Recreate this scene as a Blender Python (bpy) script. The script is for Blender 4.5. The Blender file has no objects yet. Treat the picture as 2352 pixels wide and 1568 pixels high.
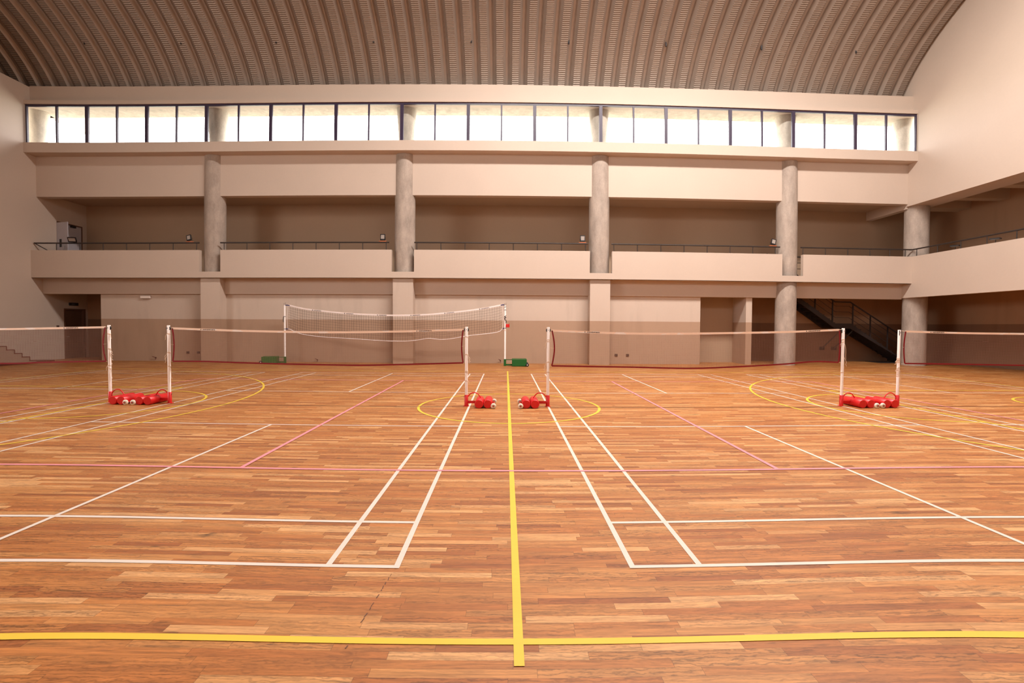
import bpy, math, random
from mathutils import Vector, Matrix
random.seed(7)
S = bpy.context.scene
COL = S.collection
PI = math.pi

# ------------------------------------------------------------------ helpers
class MB:
    """collects shapes, then links them as ONE mesh object"""
    def __init__(s): s.v = []; s.f = []; s.m = []; s.sm = []
    def face(s, idx, mat=0, smooth=False): s.f.append(tuple(idx)); s.m.append(mat); s.sm.append(smooth)
    def box(s, a, b, mat=0):
        x0, y0, z0 = [min(a[i], b[i]) for i in range(3)]; x1, y1, z1 = [max(a[i], b[i]) for i in range(3)]
        n = len(s.v)
        s.v += [(x0,y0,z0),(x1,y0,z0),(x1,y1,z0),(x0,y1,z0),(x0,y0,z1),(x1,y0,z1),(x1,y1,z1),(x0,y1,z1)]
        for q in ((0,3,2,1),(4,5,6,7),(0,1,5,4),(1,2,6,5),(2,3,7,6),(3,0,4,7)): s.face([n+i for i in q], mat)
        return s
    def bbox(s, a, b, c=0.006, mat=0):
        """box with chamfered vertical and horizontal edges"""
        x0, y0, z0 = [min(a[i], b[i]) for i in range(3)]; x1, y1, z1 = [max(a[i], b[i]) for i in range(3)]
        c = min(c, (x1-x0)/3, (y1-y0)/3, (z1-z0)/3)
        rings = []
        for z, e in ((z0, c), (z0+c, 0), (z1-c, 0), (z1, c)):
            n = len(s.v); k = c
            s.v += [(x0+e+k*(e==0),y0+e,z),(x1-e-k*(e==0),y0+e,z),(x1-e,y0+e+k*(e==0),z),(x1-e,y1-e-k*(e==0),z),
                    (x1-e-k*(e==0),y1-e,z),(x0+e+k*(e==0),y1-e,z),(x0+e,y1-e-k*(e==0),z),(x0+e,y0+e+k*(e==0),z)]
            rings.append(n)
        for i in range(3):
            for k in range(8):
                s.face([rings[i]+k, rings[i]+(k+1)%8, rings[i+1]+(k+1)%8, rings[i+1]+k], mat)
        s.face([rings[0]+k for k in range(7,-1,-1)], mat); s.face([rings[3]+k for k in range(8)], mat)
        return s
    def tube(s, pts, r, seg=8, caps=True, mat=0, smooth=True):
        pts = [Vector(p) for p in pts]; n0 = len(s.v); N = len(pts)
        rr = r if isinstance(r, (list, tuple)) else [r]*N
        prev = None
        for i, p in enumerate(pts):
            t = (pts[min(i+1,N-1)] - pts[max(i-1,0)]).normalized()
            if prev is None:
                ref = Vector((0,0,1)) if abs(t.z) < .9 else Vector((1,0,0))
                u = t.cross(ref).normalized()
            else:
                u = (prev - t*prev.dot(t)).normalized()
            prev = u; w = t.cross(u)
            for k in range(seg):
                a = 2*PI*k/seg + PI/seg
                s.v.append(tuple(p + rr[i]*(math.cos(a)*u + math.sin(a)*w)))
        for i in range(N-1):
            for k in range(seg):
                a, b = n0+i*seg+k, n0+i*seg+(k+1)%seg
                s.face([a, b, b+seg, a+seg], mat, smooth)
        if caps:
            for ring, order in ((0, range(seg-1,-1,-1)), (N-1, range(seg))):
                q = len(s.v); s.v += s.v[n0+ring*seg:n0+(ring+1)*seg]; s.face([q+k for k in order], mat)
        return s
    def lathe(s, prof, origin=(0,0,0), axis='Z', seg=32, mat=0, smooth=True):
        """prof: (radius, height) pairs turned about an axis"""
        n0 = len(s.v); o = Vector(origin)
        for r, h in prof:
            for k in range(seg):
                a = 2*PI*k/seg; c, d = r*math.cos(a), r*math.sin(a)
                v = {'Z':(c,d,h),'Y':(d,h,c),'X':(h,c,d)}[axis]
                s.v.append(tuple(o+Vector(v)))
        for i in range(len(prof)-1):
            for k in range(seg):
                a, b = n0+i*seg+k, n0+i*seg+(k+1)%seg
                s.face([a,b,b+seg,a+seg], mat, smooth)
        for ring, order in ((0, range(seg-1,-1,-1)), (len(prof)-1, range(seg))):   # caps keep their own rim so the edge stays crisp
            q = len(s.v); s.v += s.v[n0+ring*seg:n0+(ring+1)*seg]; s.face([q+k for k in order], mat)
        return s
    def prism(s, poly, lo, hi, plane='XZ', mat=0):
        """poly in a plane, extruded along the third axis from lo to hi"""
        n = len(s.v); N = len(poly)
        for h in (lo, hi):
            for a, b in poly:
                s.v.append({'XZ':(a,h,b),'YZ':(h,a,b),'XY':(a,b,h)}[plane])
        s.face(range(n, n+N), mat); s.face(range(n+2*N-1, n+N-1, -1), mat)
        for k in range(N): s.face([n+k, n+N+k, n+N+(k+1)%N, n+(k+1)%N], mat)
        return s
    def build(s, name, mats, parent=None, fix=True):
        me = bpy.data.meshes.new(name)
        me.from_pydata(s.v, [], s.f)
        for m in (mats if isinstance(mats, (list, tuple)) else [mats]): me.materials.append(m)
        me.polygons.foreach_set('material_index', s.m)
        me.polygons.foreach_set('use_smooth', s.sm)
        me.update()
        if fix:
            import bmesh
            bm = bmesh.new(); bm.from_mesh(me); bmesh.ops.recalc_face_normals(bm, faces=bm.faces); bm.to_mesh(me); bm.free()
        o = bpy.data.objects.new(name, me); COL.objects.link(o)
        if parent is not None: o.parent = parent
        return o

def tag(o, label, cat, group=None, kind=None):
    o['label'] = label; o['category'] = cat
    if group: o['group'] = group
    if kind: o['kind'] = kind
    return o
def thing(name, loc, label, cat, group=None, rz=0, kind=None):
    o = bpy.data.objects.new(name, None); COL.objects.link(o)
    o.location = loc; o.rotation_euler = (0,0,rz); o.empty_display_size = .1
    return tag(o, label, cat, group, kind)
def struct(name, mb, mat, label, cat):
    return tag(mb.build(name, mat), label, cat, kind='structure')
def spline(pts, n):
    """Catmull-Rom through pts, n points"""
    P = [Vector(p) for p in pts]; P = [2*P[0]-P[1]] + P + [2*P[-1]-P[-2]]; out = []
    segs = len(P)-3
    for i in range(n):
        t = i*segs/(n-1); k = min(int(t), segs-1); u = t-k
        a, b, c, d = P[k], P[k+1], P[k+2], P[k+3]
        out.append(.5*((2*b)+(c-a)*u+(2*a-5*b+4*c-d)*u*u+(3*b-a-3*c+d)*u**3))
    return out
def fcurve(pts):
    """function z(x) through (x,z) points, smooth"""
    sp = spline([(x,0,z) for x, z in pts], 160)
    def f(x):
        if x <= sp[0].x: return sp[0].z
        for a, b in zip(sp, sp[1:]):
            if x <= b.x: return a.z+(b.z-a.z)*(x-a.x)/max(1e-9, b.x-a.x)
        return sp[-1].z
    return f
def text_verts(body, size):
    cu = bpy.data.curves.new('t', 'FONT'); cu.body = body; cu.size = size; cu.resolution_u = 2; cu.align_x = 'LEFT'; cu.offset = size*.04
    o = bpy.data.objects.new('t', cu); COL.objects.link(o)
    dg = bpy.context.evaluated_depsgraph_get(); dg.update()
    me = bpy.data.meshes.new_from_object(o.evaluated_get(dg))
    v = [tuple(x.co) for x in me.vertices]; f = [tuple(p.vertices) for p in me.polygons]
    bpy.data.objects.remove(o); bpy.data.curves.remove(cu); bpy.data.meshes.remove(me)
    return v, f

# ------------------------------------------------------------------ materials
def newmat(name):
    m = bpy.data.materials.new(name); m.use_nodes = True
    nt = m.node_tree; nt.nodes.clear()
    out = nt.nodes.new('ShaderNodeOutputMaterial'); b = nt.nodes.new('ShaderNodeBsdfPrincipled')
    nt.links.new(b.outputs[0], out.inputs[0])
    return m, nt, b
def N(nt, t, **kw):
    n = nt.nodes.new(t)
    for k, v in kw.items():
        if k.startswith('i_'):
            key = k[2:]; n.inputs[int(key) if key.isdigit() else key].default_value = v
        else: setattr(n, k, v)
    return n
def L(nt, a, b): nt.links.new(a, b)
def math_n(nt, op, a, b=None, c=None):
    n = nt.nodes.new('ShaderNodeMath'); n.operation = op
    for i, x in enumerate((a, b, c)):
        if x is None: continue
        if isinstance(x, (int, float)): n.inputs[i].default_value = x
        else: nt.links.new(x, n.inputs[i])
    return n.outputs[0]
def mixc(nt, fac, a, b, blend='MIX'):
    n = nt.nodes.new('ShaderNodeMix'); n.data_type = 'RGBA'; n.blend_type = blend
    for sock, x in ((n.inputs[0], fac), (n.inputs[6], a), (n.inputs[7], b)):
        if isinstance(x, (int, float)): sock.default_value = x
        elif isinstance(x, tuple): sock.default_value = x if len(x) == 4 else (*x, 1)
        else: nt.links.new(x, sock)
    return n.outputs[2]
def srgb(r, g, b):
    f = lambda c: (c/255/12.92) if c/255 <= .04045 else ((c/255+.055)/1.055)**2.4
    return (f(r), f(g), f(b), 1)
def plain(name, col, rough=.5, metal=0, var=.12, scale=6, bump=0, spec=.5):
    m, nt, b = newmat(name)
    tc = N(nt, 'ShaderNodeTexCoord'); no = N(nt, 'ShaderNodeTexNoise', i_Scale=scale, i_Detail=4.)
    L(nt, tc.outputs['Object'], no.inputs['Vector'])
    k = math_n(nt, 'MULTIPLY_ADD', no.outputs[0], var*2, 1-var)
    vm = N(nt, 'ShaderNodeVectorMath', operation='SCALE'); vm.inputs[0].default_value = col[:3]; L(nt, k, vm.inputs['Scale'])
    L(nt, vm.outputs[0], b.inputs['Base Color'])
    b.inputs['Roughness'].default_value = rough; b.inputs['Metallic'].default_value = metal; b.inputs['Specular IOR Level'].default_value = spec
    if bump:
        bp = N(nt, 'ShaderNodeBump', i_Strength=bump, i_Distance=.02); L(nt, no.outputs[0], bp.inputs['Height']); L(nt, bp.outputs[0], b.inputs['Normal'])
    return m

def wall_paint(name, upper, lower=None, split=1.82):
    """plaster paint; with a darker dado colour below the split height when given"""
    m, nt, b = newmat(name)
    tc = N(nt, 'ShaderNodeTexCoord')
    no = N(nt, 'ShaderNodeTexNoise', i_Scale=.7, i_Detail=5.); L(nt, tc.outputs['Object'], no.inputs['Vector'])
    n2 = N(nt, 'ShaderNodeTexNoise', i_Scale=14., i_Detail=4.); L(nt, tc.outputs['Object'], n2.inputs['Vector'])
    k = math_n(nt, 'ADD', math_n(nt, 'MULTIPLY_ADD', no.outputs[0], .10, .90), math_n(nt, 'MULTIPLY', n2.outputs[0], .05))
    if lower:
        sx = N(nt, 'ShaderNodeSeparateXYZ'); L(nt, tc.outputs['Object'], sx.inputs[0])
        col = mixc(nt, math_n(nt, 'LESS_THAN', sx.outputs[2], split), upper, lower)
        # scuffs and damp marks low on the wall
        mp = N(nt, 'ShaderNodeMapping'); mp.inputs['Scale'].default_value = (1.6, 1.6, .35); L(nt, tc.outputs['Object'], mp.inputs[0])
        n3 = N(nt, 'ShaderNodeTexNoise', i_Scale=1.4, i_Detail=6.); L(nt, mp.outputs[0], n3.inputs['Vector'])
        st = math_n(nt, 'MULTIPLY', math_n(nt, 'SMOOTHSTEP', n3.outputs[0], .56, .72) if False else math_n(nt, 'GREATER_THAN', n3.outputs[0], 2.0), .1)
        k = math_n(nt, 'SUBTRACT', k, math_n(nt, 'MULTIPLY', math_n(nt, 'MAXIMUM', math_n(nt, 'SUBTRACT', n3.outputs[0], .55), 0), .5))
        vm = N(nt, 'ShaderNodeVectorMath', operation='SCALE'); L(nt, col, vm.inputs[0])
    else:
        vm = N(nt, 'ShaderNodeVectorMath', operation='SCALE'); vm.inputs[0].default_value = upper[:3]
    L(nt, k, vm.inputs['Scale']); L(nt, vm.outputs[0], b.inputs['Base Color'])
    b.inputs['Roughness'].default_value = .62; b.inputs['Specular IOR Level'].default_value = .35
    bp = N(nt, 'ShaderNodeBump', i_Strength=.05, i_Distance=.01); L(nt, n2.outputs[0], bp.inputs['Height']); L(nt, bp.outputs[0], b.inputs['Normal'])
    return m

def concrete(name, col):
    m, nt, b = newmat(name)
    tc = N(nt, 'ShaderNodeTexCoord')
    mp = N(nt, 'ShaderNodeMapping'); mp.inputs['Scale'].default_value = (2.2, 2.2, .9); L(nt, tc.outputs['Object'], mp.inputs[0])
    a = N(nt, 'ShaderNodeTexNoise', i_Scale=1.6, i_Detail=7., i_Roughness=.65); L(nt, mp.outputs[0], a.inputs['Vector'])
    c = N(nt, 'ShaderNodeTexNoise', i_Scale=22., i_Detail=5.); L(nt, tc.outputs['Object'], c.inputs['Vector'])
    ramp = N(nt, 'ShaderNodeValToRGB'); e = ramp.color_ramp.elements
    e[0].position = .3; e[0].color = tuple(x*.72 for x in col[:3])+(1,); e[1].position = .68; e[1].color = tuple(min(1,x*1.12) for x in col[:3])+(1,)
    L(nt, a.outputs[0], ramp.inputs[0])
    # small pits
    vo = N(nt, 'ShaderNodeTexVoronoi', i_Scale=9.); L(nt, tc.outputs['Object'], vo.inputs['Vector'])
    pit = math_n(nt, 'LESS_THAN', vo.outputs['Distance'], .09)
    k = math_n(nt, 'SUBTRACT', math_n(nt, 'MULTIPLY_ADD', c.outputs[0], .3, .85), math_n(nt, 'MULTIPLY', pit, .22))
    vm = N(nt, 'ShaderNodeVectorMath', operation='SCALE'); L(nt, ramp.outputs[0], vm.inputs[0]); L(nt, k, vm.inputs['Scale'])
    L(nt, vm.outputs[0], b.inputs['Base Color']); b.inputs['Roughness'].default_value = .8
    bp = N(nt, 'ShaderNodeBump', i_Strength=.25, i_Distance=.01); L(nt, c.outputs[0], bp.inputs['Height']); L(nt, bp.outputs[0], b.inputs['Normal'])
    return m

def wood_floor():
    m, nt, b = newmat('teak_floor')
    tc = N(nt, 'ShaderNodeTexCoord'); sx = N(nt, 'ShaderNodeSeparateXYZ'); L(nt, tc.outputs['Object'], sx.inputs[0])
    X, Y = sx.outputs[0], sx.outputs[1]
    W = .062
    yr = math_n(nt, 'DIVIDE', Y, W); row = math_n(nt, 'FLOOR', yr); fy = math_n(nt, 'FRACT', yr)
    w1 = N(nt, 'ShaderNodeTexWhiteNoise', noise_dimensions='1D'); L(nt, row, w1.inputs['W'])
    w2 = N(nt, 'ShaderNodeTexWhiteNoise', noise_dimensions='1D'); L(nt, math_n(nt, 'ADD', row, 371.3), w2.inputs['W'])
    Lr = math_n(nt, 'MULTIPLY_ADD', w1.outputs[0], .60, .45)
    xs = math_n(nt, 'MULTIPLY_ADD', w2.outputs[0], 9.7, math_n(nt, 'DIVIDE', X, Lr))
    col = math_n(nt, 'FLOOR', xs); fx = math_n(nt, 'FRACT', xs)
    cv = N(nt, 'ShaderNodeCombineXYZ'); L(nt, col, cv.inputs[0]); L(nt, row, cv.inputs[1])
    wn = N(nt, 'ShaderNodeTexWhiteNoise', noise_dimensions='2D'); L(nt, cv.outputs[0], wn.inputs['Vector'])
    ramp = N(nt, 'ShaderNodeValToRGB'); cr = ramp.color_ramp
    stops = [(0., FL[0]), (.18, FL[1]), (.5, FL[2]), (.8, FL[3]), (1., FL[4])]
    cr.elements[0].position, cr.elements[0].color = stops[0]; cr.elements[1].position, cr.elements[1].color = stops[-1]
    for p, c in stops[1:-1]: e = cr.elements.new(p); e.color = c
    L(nt, wn.outputs[0], ramp.inputs[0])
    # grain: long streaks, offset per plank
    sc = N(nt, 'ShaderNodeSeparateColor'); L(nt, wn.outputs[1], sc.inputs[0])
    off = math_n(nt, 'MULTIPLY', sc.outputs[0], 53.)
    gv = N(nt, 'ShaderNodeCombineXYZ')
    L(nt, math_n(nt, 'MULTIPLY_ADD', X, 2.2, off), gv.inputs[0]); L(nt, math_n(nt, 'MULTIPLY', Y, 34.), gv.inputs[1]); L(nt, off, gv.inputs[2])
    g1 = N(nt, 'ShaderNodeTexNoise', i_Scale=1.0, i_Detail=5., i_Roughness=.62, i_Distortion=1.0); L(nt, gv.outputs[0], g1.inputs['Vector'])
    gv2 = N(nt, 'ShaderNodeCombineXYZ')
    L(nt, math_n(nt, 'MULTIPLY_ADD', X, 3.0, off), gv2.inputs[0]); L(nt, math_n(nt, 'MULTIPLY', Y, 16.), gv2.inputs[1]); L(nt, off, gv2.inputs[2])
    g2 = N(nt, 'ShaderNodeTexNoise', i_Scale=1.0, i_Detail=3., i_Distortion=2.0); L(nt, gv2.outputs[0], g2.inputs['Vector'])
    rings = math_n(nt, 'PINGPONG', math_n(nt, 'MULTIPLY', g2.outputs[0], 9.), 1.)
    k = math_n(nt, 'ADD', math_n(nt, 'MULTIPLY_ADD', g1.outputs[0], 1.75, .05), math_n(nt, 'MULTIPLY', rings, .15))
    dk = math_n(nt, 'MULTIPLY', math_n(nt, 'MAXIMUM', math_n(nt, 'SUBTRACT', g2.outputs[0], .64), 0), 3.0)   # dark heart streaks
    k = math_n(nt, 'MAXIMUM', math_n(nt, 'SUBTRACT', k, dk), .3)
    # cathedral figure and a few knots
    wv = N(nt, 'ShaderNodeCombineXYZ'); L(nt, math_n(nt, 'MULTIPLY_ADD', X, .42, off), wv.inputs[0]); L(nt, math_n(nt, 'ADD', Y, off), wv.inputs[1]); L(nt, off, wv.inputs[2])
    wt = N(nt, 'ShaderNodeTexWave', wave_type='BANDS', bands_direction='Y', i_Scale=11., i_Distortion=9., i_Detail=3.); wt.inputs['Detail Scale'].default_value = 2.4; wt.inputs['Detail Roughness'].default_value = .55
    L(nt, wv.outputs[0], wt.inputs['Vector'])
    fig = math_n(nt, 'MULTIPLY', math_n(nt, 'POWER', wt.outputs['Fac'], 3.), sc.outputs[1])
    k = math_n(nt, 'MULTIPLY', k, math_n(nt, 'MULTIPLY_ADD', fig, -.48, 1.06))
    kv = N(nt, 'ShaderNodeCombineXYZ'); L(nt, math_n(nt, 'MULTIPLY', X, 1.5), kv.inputs[0]); L(nt, math_n(nt, 'MULTIPLY', Y, 5.), kv.inputs[1])
    kn = N(nt, 'ShaderNodeTexNoise', i_Scale=2.2, i_Detail=2.); L(nt, kv.outputs[0], kn.inputs['Vector'])
    vv = N(nt, 'ShaderNodeVectorMath', operation='ADD'); L(nt, kv.outputs[0], vv.inputs[0]); L(nt, kn.outputs[1], vv.inputs[1])
    vo = N(nt, 'ShaderNodeTexVoronoi', i_Scale=.8); L(nt, vv.outputs[0], vo.inputs['Vector'])
    kd = math_n(nt, 'MAXIMUM', math_n(nt, 'SUBTRACT', 1., math_n(nt, 'MULTIPLY', vo.outputs['Distance'], 9.)), 0)
    k = math_n(nt, 'MULTIPLY', k, math_n(nt, 'MULTIPLY_ADD', kd, -.7, 1.))
    # joints
    jy = math_n(nt, 'LESS_THAN', math_n(nt, 'MINIMUM', fy, math_n(nt, 'SUBTRACT', 1., fy)), .016)
    jx = math_n(nt, 'LESS_THAN', math_n(nt, 'MULTIPLY', math_n(nt, 'MINIMUM', fx, math_n(nt, 'SUBTRACT', 1., fx)), Lr), .0016)
    j = math_n(nt, 'MAXIMUM', jy, jx)
    k = math_n(nt, 'MULTIPLY', k, math_n(nt, 'MULTIPLY_ADD', j, -.35, 1.))
    # patches of wear
    pn = N(nt, 'ShaderNodeTexNoise', i_Scale=.35, i_Detail=3.); L(nt, tc.outputs['Object'], pn.inputs['Vector'])
    k = math_n(nt, 'MULTIPLY', k, math_n(nt, 'MULTIPLY_ADD', pn.outputs[0], .24, .88))
    vm = N(nt, 'ShaderNodeVectorMath', operation='SCALE'); L(nt, ramp.outputs[0], vm.inputs[0]); L(nt, k, vm.inputs['Scale'])
    L(nt, vm.outputs[0], b.inputs['Base Color'])
    L(nt, math_n(nt, 'MULTIPLY_ADD', g1.outputs[0], .18, FLOOR_ROUGH), b.inputs['Roughness'])
    b.inputs['Specular IOR Level'].default_value = FLOOR_SPEC
    bp = N(nt, 'ShaderNodeBump', i_Strength=.12, i_Distance=.002); L(nt, math_n(nt, 'SUBTRACT', g1.outputs[0], j), bp.inputs['Height']); L(nt, bp.outputs[0], b.inputs['Normal'])
    return m

def floor_paint(name, col):
    m, nt, b = newmat(name)
    tc = N(nt, 'ShaderNodeTexCoord'); no = N(nt, 'ShaderNodeTexNoise', i_Scale=3., i_Detail=6.); L(nt, tc.outputs['Object'], no.inputs['Vector'])
    mp = N(nt, 'ShaderNodeMapping'); mp.inputs['Scale'].default_value = (2, 32, 1); L(nt, tc.outputs['Object'], mp.inputs[0])
    n2 = N(nt, 'ShaderNodeTexNoise', i_Scale=1., i_Detail=4.); L(nt, mp.outputs[0], n2.inputs['Vector'])
    k = math_n(nt, 'ADD', math_n(nt, 'MULTIPLY_ADD', no.outputs[0], .14, .86), math_n(nt, 'MULTIPLY', n2.outputs[0], .1))
    vm = N(nt, 'ShaderNodeVectorMath', operation='SCALE'); vm.inputs[0].default_value = col[:3]; L(nt, k, vm.inputs['Scale'])
    L(nt, vm.outputs[0], b.inputs['Base Color']); b.inputs['Roughness'].default_value = .45; b.inputs['Specular IOR Level'].default_value = .35
    return m

def roof_metal():
    m, nt, b = newmat('ribbed_roof_sheet')
    tc = N(nt, 'ShaderNodeTexCoord'); uv = N(nt, 'ShaderNodeUVMap', uv_map='arc'); sx = N(nt, 'ShaderNodeSeparateXYZ'); L(nt, uv.outputs[0], sx.inputs[0])
    U, V = sx.outputs[0], sx.outputs[1]          # U: position across one sheet (0..1), V: metres along the arch
    crimp = math_n(nt, 'SINE', math_n(nt, 'MULTIPLY', V, 2*PI/.075))
    pan = math_n(nt, 'LESS_THAN', math_n(nt, 'ABSOLUTE', math_n(nt, 'SUBTRACT', U, .5)), .217)
    no = N(nt, 'ShaderNodeTexNoise', i_Scale=1.3, i_Detail=6.); L(nt, tc.outputs['Object'], no.inputs['Vector'])
    mp = N(nt, 'ShaderNodeMapping'); mp.inputs['Scale'].default_value = (9, .5, .5); L(nt, tc.outputs['Object'], mp.inputs[0])
    n2 = N(nt, 'ShaderNodeTexNoise', i_Scale=1., i_Detail=4.); L(nt, mp.outputs[0], n2.inputs['Vector'])
    k = math_n(nt, 'ADD', math_n(nt, 'MULTIPLY_ADD', no.outputs[0], .25, .78), math_n(nt, 'MULTIPLY', n2.outputs[0], .14))
    groove = math_n(nt, 'MULTIPLY', math_n(nt, 'LESS_THAN', crimp, -.45), pan)
    k = math_n(nt, 'MULTIPLY', k, math_n(nt, 'MULTIPLY_ADD', groove, -.26, 1.))
    seam = math_n(nt, 'LESS_THAN', math_n(nt, 'ABSOLUTE', math_n(nt, 'SUBTRACT', U, .08)), .022)     # open joint beside each folded seam
    k = math_n(nt, 'MULTIPLY', k, math_n(nt, 'MULTIPLY_ADD', seam, -.55, 1.))
    vm = N(nt, 'ShaderNodeVectorMath', operation='SCALE'); vm.inputs[0].default_value = ROOF[:3]; L(nt, k, vm.inputs['Scale'])
    L(nt, vm.outputs[0], b.inputs['Base Color']); b.inputs['Roughness'].default_value = .5; b.inputs['Metallic'].default_value = .45
    bp = N(nt, 'ShaderNodeBump', i_Strength=.6, i_Distance=.012); L(nt, math_n(nt, 'MULTIPLY', crimp, pan), bp.inputs['Height']); L(nt, bp.outputs[0], b.inputs['Normal'])
    return m

def thin_glass():
    m = bpy.data.materials.new('window_glass'); m.use_nodes = True; nt = m.node_tree; nt.nodes.clear()
    out = N(nt, 'ShaderNodeOutputMaterial'); t = N(nt, 'ShaderNodeBsdfTransparent'); g = N(nt, 'ShaderNodeBsdfGlossy'); g.inputs['Roughness'].default_value = .02
    t.inputs['Color'].default_value = (.97, .98, .98, 1)
    mx = N(nt, 'ShaderNodeMixShader'); fr = N(nt, 'ShaderNodeFresnel', i_IOR=1.25)
    L(nt, fr.outputs[0], mx.inputs[0]); L(nt, t.outputs[0], mx.inputs[1]); L(nt, g.outputs[0], mx.inputs[2]); L(nt, mx.outputs[0], out.inputs[0])
    return m

def printed_tape():
    """cream tape with scattered white printed patches"""
    m, nt, b = newmat('cream_net_tape')
    tc = N(nt, 'ShaderNodeTexCoord'); mp = N(nt, 'ShaderNodeMapping'); mp.inputs['Scale'].default_value = (3.2, 1, 14); L(nt, tc.outputs['Object'], mp.inputs[0])
    no = N(nt, 'ShaderNodeTexNoise', i_Scale=1., i_Detail=2.); L(nt, mp.outputs[0], no.inputs['Vector'])
    L(nt, mixc(nt, math_n(nt, 'GREATER_THAN', no.outputs[0], .57), (.95, .80, .69), (.95, .93, .92)), b.inputs['Base Color']); b.inputs['Roughness'].default_value = .7
    return m
# tunable look
ASSUMED_WIN = (.5, 8.5, 5.2, 9.2)   # assumed, unseen opening in the left wall, nearer the viewer
SIDEK = 1000
FX0, FX1 = 0.0, 15.0      # clerestory opening in the wall behind the viewer
SKY, GROUND, SKYK = (1.0, .95, .93), (.60, .58, .47), 9.0
RIDGEK = 5000
FL = [(.265,.085,.022,1), (.345,.122,.030,1), (.385,.152,.041,1), (.43,.190,.058,1), (.54,.285,.115,1)]
FLOOR_ROUGH, FLOOR_SPEC = .36, .4
ROOF = (.36, .295, .25)
M = {
 'paint': wall_paint('cream_wall_paint', (.56, .465, .392, 1)),
 'dado': wall_paint('cream_wall_paint_over_taupe_dado', (.56, .465, .392, 1), (.40, .272, .190, 1)),
 'gallery': wall_paint('shade_toned_gallery_paint', (.42, .30, .205, 1)),  # cream paint toned brown: gallery shade and floor bounce put into the colour
 'recess': wall_paint('shade_toned_recess_paint_over_dado', (.38, .235, .145, 1), (.22, .125, .075, 1)),  # same cream and dado darkened: the shade of the recess is in the colour
 'concrete': concrete('bare_concrete', (.40, .335, .285, 1)),
 'eave': concrete('eave_concrete', (.58, .53, .46, 1)),
 'frame': plain('dark_window_frame', (.035, .024, .055, 1), .4),
 'glass': thin_glass(),
 'white': plain('white_post_paint', (.90, .86, .85, 1), .35, var=.06),
 'red': plain('red_paint', (.62, .010, .012, 1), .38, var=.08),
 'wheelw': plain('cream_wheel_plastic', (.78, .70, .58, 1), .4, var=.05),
 'steel': plain('dull_steel', (.30, .27, .25, 1), .35, .8),
 'black': plain('black_plastic', (.012, .011, .014, 1), .4),
 'cord': plain('cream_cord', (.72, .58, .46, 1), .9),
 'redtape': plain('dark_red_net_tape', (.22, .006, .013, 1), .75),
 'tape': printed_tape(),
 'net': plain('brown_net_twine', (.30, .17, .13, 1), .9),
 'vnet': plain('black_net_twine', (.035, .028, .03, 1), .9),
 'vband': plain('white_net_band', (.80, .73, .72, 1), .7, var=.15),
 'blue': plain('navy_strap', (.03, .028, .12, 1), .6),
 'ink': plain('black_lettering', (.02, .014, .016, 1), .6),
 'green': plain('green_paint', (.003, .095, .014, 1), .42, var=.08),
 'rubber': plain('black_rubber', (.015, .014, .014, 1), .7),
 'stair': plain('black_brown_stair_steel', (.022, .015, .014, 1), .5),
 'rail': plain('dark_railing_steel', (.030, .021, .018, 1), .45),
 'lens': plain('floodlight_lens', (.33, .29, .26, 1), .25, var=.03),
 'board': plain('orange_brown_board', (.42, .13, .05, 1), .6),
 'doorgrey': plain('grey_white_door_paint', (.46, .44, .48, 1), .5, var=.05),
 'doorbrown': plain('dark_brown_door_wood', (.13, .065, .040, 1), .55, var=.2, scale=3),
 'sign': plain('dark_sign_face', (.018, .022, .035, 1), .35),
 'signtext': plain('dim_sign_lettering', (.10, .12, .14, 1), .5),
 'tile': plain('dark_red_brown_tile', (.13, .032, .022, 1), .5),
 'steps': wall_paint('step_side_paint', (.33, .25, .195, 1)),
 'socket': plain('brown_socket_plate', (.10, .05, .035, 1), .5),
 'cream': plain('cream_plastic', (.78, .70, .64, 1), .45, var=.04),
 'lnwhite': floor_paint('white_line_paint', (.68, .60, .53, 1)),
 'lnyellow': floor_paint('yellow_line_paint', (.74, .51, .05, 1)),
 'lnpink': floor_paint('pink_line_paint', (.72, .26, .30, 1)),
 'scuff': floor_paint('dark_floor_scuff', (.13, .055, .03, 1)),
 'floor': wood_floor(),
 'roof': roof_metal(),
}

# ------------------------------------------------------------------ the hall
XL, XR = -20.15, 17.32          # side wall faces
YB = 20.62                      # face of the gallery parapet
YC = 23.45                      # back wall of the galleries
YF = -1.6                       # wall behind the camera
COLX = (-12.48, -4.33, 3.83, 12.0)

def wall_grid(axis, c0, c1, us, zs, holes, mat_mb):
    """rectangular wall between us/zs with rectangular holes (u0,u1,z0,z1); thickness c0..c1 along axis"""
    U = sorted(set([us[0], us[1]] + [h[i] for h in holes for i in (0,1)])); Z = sorted(set([zs[0], zs[1]] + [h[i] for h in holes for i in (2,3)]))
    for a, b in zip(U, U[1:]):
        for c, d in zip(Z, Z[1:]):
            mu, mz = (a+b)/2, (c+d)/2
            if any(h[0] < mu < h[1] and h[2] < mz < h[3] for h in holes): continue
            if axis == 'X': mat_mb.box((c0, a, c), (c1, b, d))
            else: mat_mb.box((a, c0, c), (b, c1, d))

fl = MB().box((-26.2, YF-.2, -.15), (20.6, YC+.2, 0))
floor = struct('floor', fl, M['floor'], 'warm brown teak strip floor of the sports hall with painted court lines', 'floor')

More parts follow.
